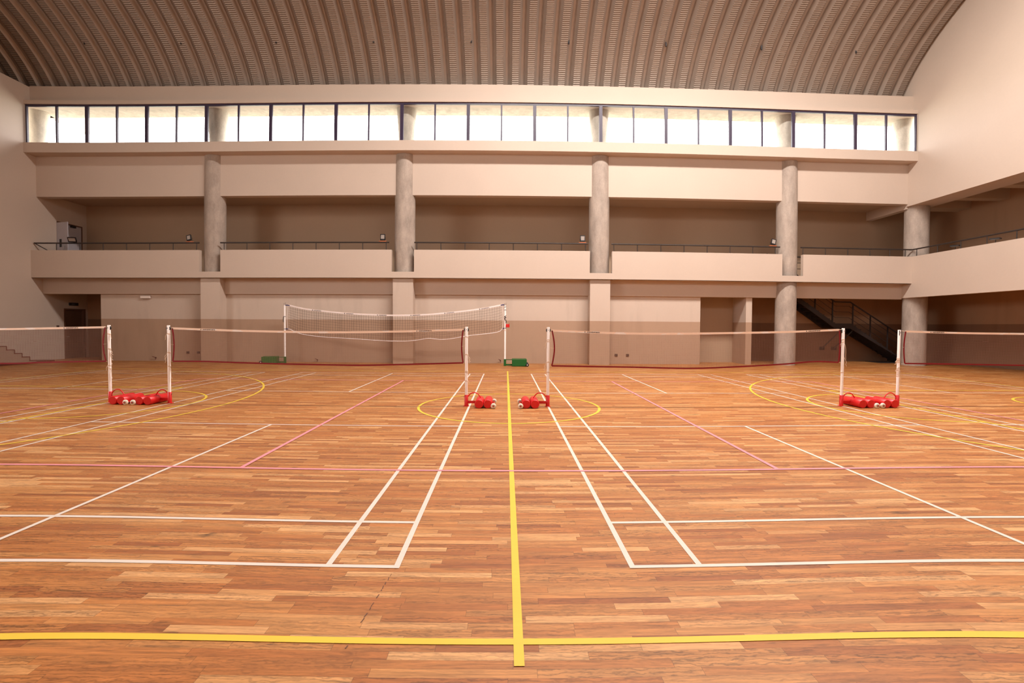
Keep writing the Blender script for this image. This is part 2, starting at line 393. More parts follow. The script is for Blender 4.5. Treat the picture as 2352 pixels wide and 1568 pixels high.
# court lines: thin paint strips lying on the floor
ZL = .0022
class Lines(MB):
    def strip(s, x0, y0, x1, y1, w, z):
        d = Vector((x1-x0, y1-y0, 0)).normalized(); n = Vector((-d.y, d.x, 0))*w/2
        a, b = Vector((x0,y0,z)), Vector((x1,y1,z)); k = len(s.v)
        s.v += [tuple(a-n), tuple(b-n), tuple(b+n), tuple(a+n)]; s.face([k,k+1,k+2,k+3])
    def arc(s, cx, cy, r, a0, a1, w, z, n=64):
        k = len(s.v)
        for i in range(n+1):
            a = a0+(a1-a0)*i/n
            for rr in (r-w/2, r+w/2): s.v.append((cx+rr*math.cos(a), cy+rr*math.sin(a), z))
        for i in range(n): s.face([k+2*i, k+2*i+1, k+2*i+3, k+2*i+2])
Y0, Y1 = 3.2127, 3.2127+13.40; NETY = 9.925
def badminton_lines(xa, xb):
    l = Lines(); w = .04; h = w/2; z = ZL
    x0, x1 = min(xa, xb), max(xa, xb)
    for x in (x0+h, x0+.46+h, x1-.46-h, x1-h): l.strip(x, Y0, x, Y1, w, z)
    for y in (Y0+h, Y0+.76+h, Y0+4.70, Y0+8.70, Y1-.76-h, Y1-h): l.strip(x0, y, x1, y, w, z+.0002)
    xm = (x0+x1)/2
    l.strip(xm, Y0, xm, Y0+4.70, w, z+.0004); l.strip(xm, Y0+8.70, xm, Y1, w, z+.0004)
    return l
courts = [(-.767, -6.867, 'inner left'), (.76, 6.86, 'inner right'), (-8.11, -14.21, 'outer left'), (8.06, 14.16, 'outer right')]
for a, b, n in courts:
    badminton_lines(a, b).build('badminton_court_line', M['lnwhite'], floor, fix=False)
yl = Lines(); w = .05; z = ZL+.0010; yc = NETY
yl.strip(-14.3, 2.437, 14.3, 2.437, w, z); yl.strip(-14.3, 17.43, 14.3, 17.43, w, z)
yl.strip(0, 2.25, 0, 17.58, w, z+.0003)
yl.arc(0, yc, 1.775, 0, 2*PI, w, z+.0006, 96)
for sgn in (-1, 1):
    yl.strip(sgn*14.28, 2.41, sgn*14.28, 17.45, w, z+.0003)
    yl.strip(sgn*8.22, yc-2.45, sgn*8.22, yc+2.45, w, z+.0003)
    for q in (-1, 1): yl.strip(sgn*14.28, yc+q*2.45, sgn*8.2, yc+q*2.45, w, z+.0006)
    a0 = PI/2 if sgn > 0 else -PI/2
    yl.arc(sgn*8.22, yc, 1.80, a0, a0+PI, w, z+.0008, 48)
    yl.arc(sgn*12.43, yc, 6.75, a0-.05, a0+PI+.05, w, z+.0010, 80)
    yl.arc(sgn*12.43, yc, 1.25, a0, a0+PI, w, z+.0010, 40)
yl.build('basketball_court_line', M['lnyellow'], floor, fix=False)
pl = Lines(); w = .05; z = ZL+.0024
pl.strip(-20, 5.461, 17, 5.461, w, z); pl.strip(-9.03, 14.44, 9.03, 14.44, w, z)
for x in (-9.03, -3.02, 3.01, 9.01): pl.strip(x, 5.46, x, 14.44, w, z+.0003)
pl.build('volleyball_court_line', M['lnpink'], floor, fix=False)
# a long dark scuff on the boards near the left court's corner
rs = random.Random(3); sc_ = Lines(); ax, ay, bx, by = -.80, 3.14, -.86, 2.36
for k in range(16):
    t0 = k/16+rs.random()*.02; t1 = t0+.02+rs.random()*.04
    if rs.random() < .25: continue
    sc_.strip(ax+(bx-ax)*t0+rs.uniform(-.004,.004), ay+(by-ay)*t0, ax+(bx-ax)*t1+rs.uniform(-.004,.004), ay+(by-ay)*t1, .003+rs.random()*.004, .0012)
sc_.build('floor_scuff', M['scuff'], floor, fix=False)

# side walls
LDOOR, UDOOR = (22.14, 23.25, 0, 2.29), (21.85, 23.20, 3.80, 6.17)
wl = MB(); wall_grid('X', XL-.3, XL, (YF, YC+.3), (0, 11.52), [LDOOR, UDOOR, (20.62, YC+.3, 9.11, 10.72), ASSUMED_WIN], wl)
struct('wall_left', wl, M['dado2'] if 'dado2' in M else M['paint'], 'tall cream side wall on the left with a lower top than the roof', 'wall')
wr = MB(); wr.box((XR, YF, 6.90), (XR+.30, 20.62, 17.2)); wr.box((XR, 20.62, 6.90), (XR+.30, 21.0, 9.11)); wr.box((XR, 20.62, 10.72), (XR+.30, 21.6, 17.2)); wr.box((XR, 21.0, 6.80), (XR+.30, YC, 8.6))
wr.box((XR+.30, YF, 6.90), (18.40, 21.0, 7.40))
struct('wall_right', wr, M['paint'], 'tall cream upper side wall on the right above the side gallery', 'wall')
wf = MB(); wall_grid('Y', YF-.3, YF, (-26.2, 20.6), (0, 17.2), [(FX0, FX1, 9.11, 10.71)], wf)
struct('wall_front', wf, M['paint'], 'plain cream end wall behind the viewer', 'wall')
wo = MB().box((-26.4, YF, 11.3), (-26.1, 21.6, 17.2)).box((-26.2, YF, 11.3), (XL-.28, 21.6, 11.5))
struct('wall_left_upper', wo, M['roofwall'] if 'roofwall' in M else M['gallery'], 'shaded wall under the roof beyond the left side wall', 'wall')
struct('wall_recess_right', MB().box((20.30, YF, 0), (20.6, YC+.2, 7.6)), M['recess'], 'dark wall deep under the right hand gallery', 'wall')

# back wall, ground floor (with dado), alcove and door niche
wb = MB().box((-17.69, 21.27, 0), (8.27, 21.47, 3.54))
struct('wall_back', wb, M['dado'], 'long back wall with cream top and taupe dado behind the volleyball net', 'wall')
wn = MB().box((10.29, 21.27, 0), (10.56, 23.45, 3.54))
struct('wall_back_fin', wn, M['dado'], 'narrow wall end standing beside the door niche left of the stairs', 'wall')
wn2 = MB().box((8.27, 22.55, 0), (10.29, 22.75, 3.54)).box((8.07, 21.47, 0), (8.27, 22.75, 3.54))
struct('wall_back_niche', wn2, M['gallery'], 'back of the door niche in the back wall right of the third pillar', 'wall')
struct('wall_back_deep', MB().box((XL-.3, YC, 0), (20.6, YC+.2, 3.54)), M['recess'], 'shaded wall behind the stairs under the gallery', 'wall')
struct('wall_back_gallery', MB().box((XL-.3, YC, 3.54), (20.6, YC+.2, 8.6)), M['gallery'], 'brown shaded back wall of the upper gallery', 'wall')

# gallery slab, parapets, beams, band, sill, ledge, fascia
sl = MB().box((XL, YB+.02, 3.54), (XR+.2, YC, 3.79)).box((XR+.1, YF, 3.54), (20.3, YC, 3.79))
struct('gallery_floor_slab', sl, M['paint'], 'cream floor slab of the gallery above the back wall', 'floor slab')
gaps = [(-12.87,-11.96), (-4.78,-3.85), (3.37,4.29), (11.53,12.45)]
edges = [XL] + [e for g in gaps for e in g] + [XR]
names5 = ['leftmost cream gallery parapet between the left wall and first column', 'cream gallery parapet between first and second round columns',
          'cream gallery parapet between second and third round columns', 'cream gallery parapet between third and fourth round columns',
          'short cream gallery parapet between fourth column and the right corner']
for i in range(5):
    struct('gallery_parapet', MB().box((edges[2*i], YB, 3.79), (edges[2*i+1], YB+.19, 4.69)), M['paint'], names5[i], 'parapet')
struct('gallery_edge_beam', MB().box((XL, YB, 3.54), (XR, YB+.19, 3.79)), M['paint'], 'continuous cream slab edge running under all the gallery parapets', 'beam')
struct('gallery_parapet_right', MB().box((XR, YF, 2.94), (XR+.2, YB+.19, 4.69)).box((XR, YB+.19, 2.94), (XR+.2, 21.25, 3.54)), M['paint'], 'cream parapet of the right side gallery running towards the viewer', 'parapet')
struct('beam_back', MB().box((XL, 21.15, 2.89), (XR, 21.27, 3.54)).box((8.27, 21.27, 2.89), (XR, 21.5, 3.54)).box((XL, 21.27, 2.89), (-17.69, 21.5, 3.54)), M['paint'], 'long cream beam under the gallery along the top of the back wall', 'beam')
struct('wall_back_upper', MB().box((XL, 20.92, 7.00), (XR, 21.25, 8.70)), M['paint'], 'broad cream wall band between the gallery opening and the window sill', 'wall')
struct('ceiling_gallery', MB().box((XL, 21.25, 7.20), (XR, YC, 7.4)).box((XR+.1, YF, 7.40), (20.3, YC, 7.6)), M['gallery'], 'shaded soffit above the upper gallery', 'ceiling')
cb = MB()
for y0 in (21.0, 19.35, 17.5, 15.6, 13.7, 11.8, 9.9, 8.0, 6.1): cb.box((18.40, y0, 6.9), (20.3, y0+(.7 if y0 > 20.5 else .42), 7.4))
struct('beam_gallery_right', cb, M['gallery'], 'row of cross beams in the soffit of the right side gallery', 'beam')
struct('trim_1', MB().box((XL, 20.40, 8.70), (XR, 21.75, 9.11)), M['paint'], 'deep cream window sill ledge running the full width under the windows', 'sill')
struct('trim_2', MB().box((XL, 20.45, 10.71), (XR, 20.98, 10.87)), M['paint'], 'narrow cream ledge running along the top of the windows', 'ledge')
struct('trim_3', MB().box((XL, 20.72, 10.87), (XR, 21.6, 11.56)), M['paint'], 'cream fascia between the window ledge and the ribbed roof', 'fascia')
struct('eave_slab', MB().box((-22, 20.98, 10.72), (18.5, 21.85, 10.95)), M['eave'], 'rough concrete eave seen through the top of the windows', 'eave')

# white rectangular pillars and round columns
for x, n in zip(COLX[:3], ('first white rectangular pillar from the left with taupe lower half', 'middle white rectangular pillar behind the volleyball net', 'third white rectangular pillar from the left on the back wall')):
    struct('pillar', MB().box((x-.42, 20.76, 0), (x+.42, 21.27, 3.54)), M['dado'], n, 'pillar')
ordn = ('first', 'second', 'third', 'fourth')
for i, x in enumerate(COLX):
    mb = MB().lathe([(.425, 3.79), (.425, 6.99)], (x, 21.15, 0), seg=48).lathe([(.418, 6.99), (.418, 8.70)], (x, 21.15, 0), seg=48)
    if i == 3: mb.lathe([(.425, 0), (.425, 3.18)], (x, 21.15, 0), seg=48).lathe([(.418, 3.18), (.418, 3.54)], (x, 21.15, 0), seg=48)
    struct('column', mb, M['concrete'], f'{ordn[i]} round bare concrete column from the left standing in the gallery opening' if i < 3 else 'fourth round bare concrete column, reaching the floor beside the stairs', 'column')
struct('column', MB().lathe([(.46, 0), (.46, 3.54)], (17.86, 21.05, 0), seg=48).lathe([(.46, 3.79), (.46, 6.9)], (17.86, 21.05, 0), seg=48), M['concrete'], 'round bare concrete column in the right corner where the two galleries meet', 'column')
for i, x in enumerate((-20.42,)+COLX+(17.40,)):
    lab = ('tapered concrete column outside the first window by the left wall', 'tapered concrete column outside the windows above the first round column', 'tapered concrete column outside the windows above the second round column',
           'tapered concrete column outside the windows above the third round column', 'tapered concrete column outside the windows above the fourth round column', 'tapered concrete column outside the last window by the right wall')[i]
    struct('column_exterior', MB().lathe([(.31, 9.11), (.335, 9.6), (.37, 10.1), (.405, 10.5), (.43, 10.72)], (x, 21.30, 0), seg=40), M['eave'], lab, 'column')

# clerestory windows: fourteen two-pane units
mx = [XL+.02 + (i*(-12.52-(XL+.02))/6) for i in range(6)] + [-12.52 + i*1.3577 for i in range(23)]
mx[-1] = XR
words14 = ['first','second','third','fourth','fifth','sixth','seventh','eighth','ninth','tenth','eleventh','twelfth','thirteenth','last']
for i in range(14):
    a, c, b = mx[2*i], mx[2*i+1], mx[2*i+2]
    fr = MB(); y0, y1 = 20.50, 20.58; hw = .066
    la = .05 if i == 0 else hw; lb = .05 if i == 13 else hw
    fr.box((a, y0, 9.11), (a+la, y1, 10.71)); fr.box((b-lb, y0, 9.11), (b, y1, 10.71))
    fr.box((a+la, y0, 10.63), (b-lb, y1, 10.71)); fr.box((a+la, y0, 9.11), (b-lb, y1, 9.13))
    fr.box((c-.032, y0, 9.13), (c+.032, y1, 10.63))
    w = thing(f'window_{i+1}', ((a+b)/2, 20.54, 9.11), f'{words14[i]} two-pane clerestory window from the left wall in a dark frame', 'window', 'clerestory windows above the gallery', kind='structure')
    o = fr.build('window_frame', M['frame'], w); o.matrix_parent_inverse = Matrix.Translation(-w.location)
    for p0, p1 in ((a+la, c-.032), (c+.032, b-lb)):
        o = MB().box((p0, 20.535, 9.13), (p1, 20.541, 10.63)).build('window_pane', M['glass'], w); o.matrix_parent_inverse = Matrix.Translation(-w.location)

# the ribbed barrel roof
def arch(y): return 9.97 + 5.88*math.sqrt(max(0., 1-((y-9.9)/11.8)**2))
def roof():
    P = .645; x_off = -.06-.645*40
    prof = []   # (x, depth up, u) across one sheet; low pan in the middle
    for x, h, u in ((0,.135,.0),(.015,.165,.015),(.035,.165,.035),(.05,.135,.05),(.082,.135,.13),(.185,.0,.285),(.460,.0,.715),(.563,.135,.87),(.60,.135,.95)): prof.append((x,h,u))
    xs = []
    x = x_off
    while x < XR+.1:
        for a, h, u in prof: xs.append((min(x+a, XR+.12), h, u))
        x += P
    xs = [q for q in xs if q[0] > -26.3]
    th0, th1 = .045*PI, .955*PI
    ts = [th0+(th1-th0)*i/120 for i in range(121)]
    arc = [(9.9+11.8*math.cos(t), 9.97+5.88*math.sin(t), math.cos(t)/11.8, math.sin(t)/5.88) for t in ts]
    s = 0; mb = MB(); uv = []; Sv = []
    for i, (y, zz, ny, nz) in enumerate(arc):
        if i: s += math.hypot(y-arc[i-1][0], zz-arc[i-1][1])
        l = math.hypot(ny, nz); ny, nz = ny/l, nz/l
        for x, h, u in xs: mb.v.append((x, y+ny*h, zz+nz*h)); Sv.append((u, s))
    n = len(xs)
    for i in range(len(arc)-1):
        if RIDGE[0] < (arc[i][0]+arc[i+1][0])/2 < RIDGE[1]: continue
        for k in range(n-1):
            u0, u1 = xs[k][2], xs[k+1][2]
            if u1 < u0: u1 = 1.
            mb.face([i*n+k, i*n+k+1, (i+1)*n+k+1, (i+1)*n+k], 0, False)
            uv += [(u0, Sv[i*n+k][1]), (u1, Sv[i*n+k][1]), (u1, Sv[(i+1)*n+k][1]), (u0, Sv[(i+1)*n+k][1])]
    o = mb.build('ceiling', M['roof'], fix=False)
    l = o.data.uv_layers.new(name='arc')
    for i, q in enumerate(uv): l.data[i].uv = q
    tag(o, 'arched ribbed grey-brown metal roof curving over the hall', 'ceiling', kind='structure')
RIDGE = (10.35, 12.05)
roof()
RX0, RX1 = -2.0, 13.0            # extent of the ridge skylight
rc = MB().box((-26.2, RIDGE[0]-.35, 16.2), (XR+.3, RIDGE[1]+.35, 16.35))
rc.box((-26.2, RIDGE[0]-.35, 15.7), (XR+.3, RIDGE[0]-.25, 16.2)).box((-26.2, RIDGE[1]+.25, 15.7), (XR+.3, RIDGE[1]+.35, 16.2))
struct('ceiling_ridge', rc, M['paint'], 'raised ridge along the top of the arched roof', 'roof ridge')

# ------------------------------------------------------------------ doors, sign, small wall fittings
def rel(o, t):
    o.matrix_parent_inverse = (Matrix.Translation(t.location) @ Matrix.Rotation(t.rotation_euler.z, 4, 'Z')).inverted(); return o
d = thing('door_1', (XL, 22.5, 3.80), 'grey double door on the gallery by the left wall with one leaf standing open', 'door', kind='structure')
rel(MB().box((XL-.3, 21.85, 3.8), (XL+.01, 21.90, 6.17)).box((XL-.3, 23.15, 3.8), (XL+.01, 23.20, 6.17)).box((XL-.3, 21.90, 6.11), (XL+.01, 23.15, 6.17)).build('door_frame', M['doorbrown'], d), d)
rel(MB().box((XL-.05, 21.9, 3.8), (XL-.01, 23.15, 6.11)).build('closed_leaf', M['doorgrey'], d), d)
rel(MB().box((XL-.02, 22.55, 6.02), (XL+.06, 22.80, 6.12)).build('door_closer', M['black'], d), d)
mb = MB()
def leafpt(u, t, z):             # u along the leaf from the hinge, t thickness
    dx, dy = math.sin(math.radians(105)), math.cos(math.radians(105))
    return (XL+.02+u*dx - t*dy, 21.88+u*dy + t*dx, z)
def leafbox(mb, u0, u1, t0, t1, z0, z1):
    n = len(mb.v)
    for z in (z0, z1):
        for u, t in ((u0,t0),(u1,t0),(u1,t1),(u0,t1)): mb.v.append(leafpt(u, t, z))
    for q in ((0,3,2,1),(4,5,6,7),(0,1,5,4),(1,2,6,5),(2,3,7,6),(3,0,4,7)): mb.face([n+i for i in q])
    return mb
LW = .66
lb = MB(); leafbox(lb, 0, .14, -.04, 0, 3.82, 6.10); leafbox(lb, .30, LW, -.04, 0, 3.82, 6.10); leafbox(lb, .14, .30, -.04, 0, 3.82, 5.00); leafbox(lb, .14, .30, -.04, 0, 5.36, 6.10)
lo = rel(lb.build('open_leaf', M['doorgrey'], d), d)
g = leafbox(MB(), .145, .295, -.03, -.012, 5.0, 5.36).build('vision_panel', M['black'], lo); 
h = MB().tube([leafpt(.50,-.04,4.72), leafpt(.50,-.10,4.75), leafpt(.50,-.10,5.02), leafpt(.50,-.04,5.05)], .012).build('door_handle', M['steel'], lo)

d = thing('door_2', (XL, 22.7, 0), 'dark brown ground floor door on the left wall under the gallery', 'door', kind='structure')
rel(MB().box((XL-.3, 22.14, 0), (XL+.02, 22.21, 2.29)).box((XL-.3, 23.18, 0), (XL+.02, 23.30, 2.29)).box((XL-.3, 22.21, 2.22), (XL+.02, 23.18, 2.29)).build('door_frame', M['doorbrown'], d), d)
rel(MB().box((XL-.12, 22.20, -.02), (XL-.08, 23.19, 2.23)).build('door_leaf', M['doorbrown'], d), d)
rel(MB().tube([(XL-.08, 22.32, 1.0), (XL-.03, 22.32, 1.0), (XL-.03, 22.44, 1.0)], .012).build('door_handle', M['steel'], d), d)

sg = thing('wall_sign', (XL, 22.66, 2.42), 'small dark sign with dim lettering above the brown door', 'sign')
rel(MB().bbox((XL, 22.40, 2.43), (XL+.03, 22.90, 2.57), .004).build('sign_board', M['sign'], sg), sg)
tv, tf = text_verts('EXIT', .095)
mb = MB(); x_l = min(p[0] for p in tv); x_r = max(p[0] for p in tv)
for p in tv: mb.v.append((XL+.0315, 22.53+(p[0]-x_l)*1.0, 2.468+p[1]))
for f in tf: mb.face(f)
rel(mb.build('sign_lettering', M['signtext'], sg, fix=False), sg)

def fitting(name, x, y, z, w, h, dep, mat, label, cat, group=None, face='Y'):
    t = thing(name, (x, y, z), label, cat, group)
    mb = MB()
    if face == 'Y':
        mb.bbox((-w/2, -dep, -h/2), (w/2, 0, h/2), .004); mb2 = MB().box((-w/4, -dep-.004, -h/6), (-w/12, -dep, h/6)).box((w/12, -dep-.004, -h/6), (w/4, -dep, h/6))
    else:
        mb.bbox((0, -w/2, -h/2), (dep, w/2, h/2), .004); mb2 = MB().box((dep, -w/6, -h/4), (dep+.006, w/6, h/4))
    mb.build('wall_plate', mat, t); mb2.build('switch_rocker' if face == 'X' else 'socket_insert', M['black'], t)
G = 'brown wall sockets low on the back wall'
fitting('wall_socket', -13.80, 21.27, .38, .12, .10, .03, M['socket'], 'brown wall socket left of the first pillar, the one farther from it', 'socket', G)
fitting('wall_socket', -13.33, 21.27, .38, .12, .10, .03, M['socket'], 'brown wall socket just left of the first pillar, the one nearer it', 'socket', G)
fitting('wall_socket', 4.64, 21.27, .38, .12, .10, .03, M['socket'], 'brown wall socket just right of the third pillar', 'socket', G)
fitting('wall_socket', 5.13, 21.27, .38, .12, .10, .03, M['socket'], 'brown wall socket right of the third pillar, the farther of two', 'socket', G)
fitting('wall_switch', XL, 21.81, 1.46, .12, .12, .03, M['socket'], 'dark wall switch on the left wall beside the brown door', 'switch', face='X')
jb = thing('emergency_light', (-15.64, 21.27, 2.75), 'small cream box lamp mounted on the back wall under the beam left of first pillar', 'emergency light')
MB().bbox((-.22, -.09, -.05), (.22, 0, .06), .012).build('housing', M['cream'], jb); MB().bbox((-.18, -.075, -.062), (.18, -.015, -.05), .003).build('diffuser', M['lens'], jb)
for x, z, sx, lab in ((-15.25, .14, .7, 'torn end of brown cable poking out low on the wall by the left alcove'), (-8.1, .10, .5, 'torn brown cable end poking out low on wall right of the green left weight box'), (-.30, .12, .5, 'torn brown cable end poking out low on the wall by the right volleyball post')):
    c = thing('cable_stub', (x, 21.27, z), lab, 'cable end', 'cable ends low on the back wall')
    pts = spline([(0,.01,0), (.02*sx,-.05,.02), (-.06*sx,-.09,.045), (-.15*sx,-.08,.06)], 10)
    MB().tube(pts, .022*sx, 6).tube(spline([(0,.01,0),(.05*sx,-.05,-.03),(.04*sx,-.08,-.08)], 8), .018*sx, 6).build('cable', M['tile'], c)
    MB().lathe([(.045*sx, -.012), (.045*sx, 0)], (0,0,0), 'Y', 16).build('wall_rose', M['socket'], c)
cc = thing('security_camera', (17.66, 20.86, 2.94), 'small white dome camera under the right gallery corner beside the corner column', 'security camera')
MB().lathe([(.075, -.05), (.08, -.02), (.08, 0)], seg=24).build('mount_base', M['cream'], cc)
MB().lathe([(.004, -.125), (.03, -.118), (.052, -.10), (.064, -.075), (.068, -.05)], seg=24).build('dome', M['cream'], cc)
MB().lathe([(.018, -.008), (.018, 0)], (0, -.058, -.085), 'Y', 16).build('lens', M['black'], cc)

# concrete steps along the left wall
st = MB(); lv = [(18.39,.72),(18.69,.575),(18.98,.425),(19.29,.27),(19.58,.11)]
yprev = 14.5; tr = MB()
ys = [YF] + [18.39, 18.69, 18.98, 19.29, 19.58]
full = [(0, 0)]
hz = [.72, .575, .425, .27, .11]
y = 18.39; z = .72; stairs_pts = []
yy, zz = 18.39, .72
rise = []
while zz < 2.6: yy -= .30; zz += .15
poly = [(yy-1.5, 0), (yy-1.5, zz), (yy, zz)]
tops = [(yy-1.5, yy, zz)]
while zz > .73:
    z2 = zz-.15; y2 = yy+.30 if z2 > .73 else 18.39
    poly += [(yy, z2), (y2, z2)]; tops.append((yy, y2, z2)); yy, zz = y2, z2
for k in range(1, 5):
    poly += [(yy, hz[k]), (ys[k+1], hz[k])]; tops.append((yy, ys[k+1], hz[k])); yy = ys[k+1]
poly += [(yy, 0)]
t = thing('concrete_steps', (-19.6, 19, 0), 'short flight of painted steps with dark tile edges against the left wall', 'steps', kind='structure')
rel(MB().prism(poly, XL, -19.0, 'YZ').build('step_body', M['steps'], t), t)
for a, b, zt in tops:
    rel(MB().box((XL, a-.01, zt), (-18.985, b+.012, zt+.022)).build('tread_tile', M['tile'], t), t)
for (a, b, zt), (a2, b2, zt2) in zip(tops, tops[1:]):
    rel(MB().box((-19.0, b-.004, zt2+.022), (-18.985, b+.02, zt)).build('riser_edge', M['tile'], t), t)
rel(MB().box((-19.0, tops[0][0], 0), (-18.97, 19.58, .07)).build('skirting_tile', M['tile'], t), t)
rel(MB().box((-19.95, 19.58, 0), (-19.3, 20.72, .06)).build('bottom_slab', M['tile'], t), t)

# ------------------------------------------------------------------ steel staircase
def staircase():
    t = thing('steel_staircase', (16, 22.8, 0), 'black steel staircase with landing and bar railing climbing behind the fourth column', 'staircase')
    Ya, Yb = 22.3, 23.3
    path = [(18.68, 0.0), (15.82, 1.82), (15.06, 1.82), (11.6, 4.12)]      # top edge of the near stringer
    D = .235
    def stringer(y0, y1):
        mb = MB()
        for (x0, z0), (x1, z1) in zip(path, path[1:]):
            mb.prism([(x0, z0), (x1, z1), (x1, z1-D), (x0, max(0, z0-D) if z0 == 0 else z0-D)], y0, y1)
        mb.prism([(18.68, 0), (19.0, 0.0), (18.9, .0), (18.68, .02)], y0, y1)
        return mb.build('stringer', M['stair'], t)
    for y in (Ya, Yb-.05): rel(stringer(y, y+.05), t)
    n1, n2 = 11, 13
    for k in range(n1):
        x = 18.68+(15.82-18.68)*(k+.5)/n1; z = 1.82*(k+1)/n1 - .12
        rel(MB().box((x-.16, Ya+.05, z), (x+.16, Yb-.05, z+.03)).box((x+.10, Ya+.05, z-.15), (x+.13, Yb-.05, z)).build('tread', M['stair'], t), t)
    rel(MB().box((15.06, Ya+.05, 1.66), (15.82, Yb-.05, 1.72)).build('landing_plate', M['stair'], t), t)
    for k in range(n2):
        x = 15.06+(11.6-15.06)*(k+.5)/n2; z = 1.82+2.3*(k+1)/n2 - .16
        rel(MB().box((x-.16, Ya+.05, z), (x+.16, Yb-.05, z+.03)).box((x+.10, Ya+.05, z-.16), (x+.13, Yb-.05, z)).build('tread', M['stair'], t), t)
    # struts from the landing back to the wall
    for x in (15.17, 15.78):
        rel(MB().tube([(x+.62, Ya+.5, 1.60), (x, 23.42, .62)], .035, 4, smooth=False).build('strut', M['stair'], t), t)
        rel(MB().box((x-.13, 23.40, .54), (x+.13, 23.45, .70)).build('strut_plate', M['stair'], t), t)
    # railing on the near side
    yr = Ya+.025
    hr = [(18.75, 1.02), (15.92, 2.72), (15.79, 2.80), (15.04, 2.81), (14.81, 2.94), (11.75, 4.95)]
    rel(MB().tube([(x, yr, z) for x, z in hr], .030, 8).build('handrail', M['stair'], t), t)
    for dz in (.80, .535, .27):
        rel(MB().tube([(18.62, yr, .10+dz), (15.72, yr, 1.82+dz), (15.06, yr, 1.82+dz), (11.7, yr, 4.06+dz)], .011, 6).build('rail_bar', M['stair'], t), t)
    def top(x):
        for (x0, z0), (x1, z1) in zip(path, path[1:]):
            if x1 <= x <= x0: return z0+(z1-z0)*(x-x0)/(x1-x0)
        return 0
    def hand(x):
        for (x0, z0), (x1, z1) in zip(hr, hr[1:]):
            if x1 <= x <= x0: return z0+(z1-z0)*(x-x0)/(x1-x0)
        return 0
    for x in (18.48, 17.64, 16.78, 15.92, 14.93, 14.08, 13.2, 12.35):
        rel(MB().box((x-.028, yr-.02, top(x)-.05), (x+.028, yr+.02, hand(x))).build('railing_post', M['stair'], t), t)
    rel(MB().box((17.3, Ya-.05, 0), (19.2, Yb, .02)).build('base_plate', M['stair'], t), t)
staircase()
# guard rail beside the stair opening up on the gallery
gr = thing('stair_guard_rail', (13.6, 22.2, 3.79), 'dark bar guard rail on the gallery seen through the gap beside the fourth column', 'railing')
for z, r in ((1.02, .028), (.75, .013), (.48, .013)): MB().tube([(-1.3, 0, z), (1.2, 0, z)], r, 6).build('rail_bar', M['stair'], gr)
for x in (-1.28, -.1, 1.18): MB().box((x-.022, -.02, 0), (x+.022, .02, 1.02)).build('railing_post', M['stair'], gr)

# ------------------------------------------------------------------ gallery railings
def railing(x0, x1, posts, label):
    t = thing('gallery_railing', ((x0+x1)/2, 20.74, 4.69), label, 'railing', 'thin dark railings on the gallery parapets')
    xm = (x0+x1)/2
    MB().tube([(x0-xm, 0, .315), (x1-xm, 0, .315)], .030, 8).build('handrail', M['rail'], t)
    for p in posts: MB().tube([(p-xm, 0, 0), (p-xm, 0, .30)], .017, 6).build('railing_post', M['rail'], t)
    return t
def evenly(a, b, n): return [a+(b-a)*i/(n-1) for i in range(n)]
r1 = railing(-20.1, -12.93, evenly(-19.15, -13.05, 7), 'dark railing on the leftmost gallery parapet beside the open door')
MB().tube([(-20.1+16.515, 0, .315), (-19.75+16.515, .35, 0)], .017, 6).build('railing_brace', M['rail'], r1)
railing(-12.02, -4.90, evenly(-11.86, -5.02, 8), 'dark railing on the parapet between first and second columns')
railing(-3.86, 3.30, evenly(-3.76, 3.20, 8), 'dark railing on the parapet between second and third columns')
railing(4.28, 11.48, evenly(4.38, 11.28, 8), 'dark railing on the parapet between third and fourth columns')
railing(12.40, 17.38, [12.5, 13.5, 14.5, 15.5, 16.4, 17.1], 'dark railing on the short parapet right of the fourth column')
t = thing('gallery_railing', (17.42, 9, 4.69), 'dark railing on the right side gallery parapet running towards the viewer', 'railing', 'thin dark railings on the gallery parapets')
MB().tube([(0, 11.74, .315), (0, YF+.1-9, .315)], .030, 8).build('handrail', M['rail'], t)
y = 20.5
while y > YF+.3:
    MB().tube([(0, y-9, 0), (0, y-9, .30)], .017, 6).build('railing_post', M['rail'], t); y -= 1.04

# floodlights clamped to the railing
def floodlight(x, y, z, yaw, pitch, label, w=.20, h=.25, board=True, swivel=0):
    t = thing('floodlight', (x, y, z), label, 'floodlight', 'small black floodlights on the gallery railing', rz=yaw)
    Rm = Matrix.Translation((0, 0, .05)) @ Matrix.Rotation(swivel, 4, 'Y') @ Matrix.Translation((0, 0, h/2)) @ Matrix.Rotation(pitch, 4, 'X')
    def part(mb, name, mat):
        o = mb.build(name, mat, t); o.matrix_local = Rm; return o
    part(MB().bbox((-w/2, 0, -h/2), (w/2, .045, h/2), .01).box((-w/2+.012, -.012, h/2-.03), (w/2-.012, 0, h/2-.01)), 'lamp_body', M['black'])
    fr = MB().box((-w/2, -.02, -h/2), (-w/2+.026, 0, h/2)).box((w/2-.026, -.02, -h/2), (w/2, 0, h/2)).box((-w/2, -.02, h/2-.026), (w/2, 0, h/2)).box((-w/2, -.02, -h/2), (w/2, 0, -h/2+.05))
    part(fr, 'bezel', M['black'])
    part(MB().box((-w/2+.026, -.012, -h/2+.05), (w/2-.026, -.002, h/2-.026)), 'lens', M['lens'])
    fins = MB()
    for k in range(6): fins.box((-w/2+.025+k*.028, .045, -h/3), (-w/2+.033+k*.028, .065, h/3))
    part(fins, 'heat_sink', M['black'])
    MB().tube([(-w/2-.008, .02, .05+h/2), (-w/2-.008, .02, .03), (w/2+.008, .02, .03), (w/2+.008, .02, .05+h/2)], .007, 6).build('bracket', M['black'], t)
    if board: MB().box((-.15, -.03, -.012), (.15, .05, .022)).build('mounting_board', M['board'], t)
    return t
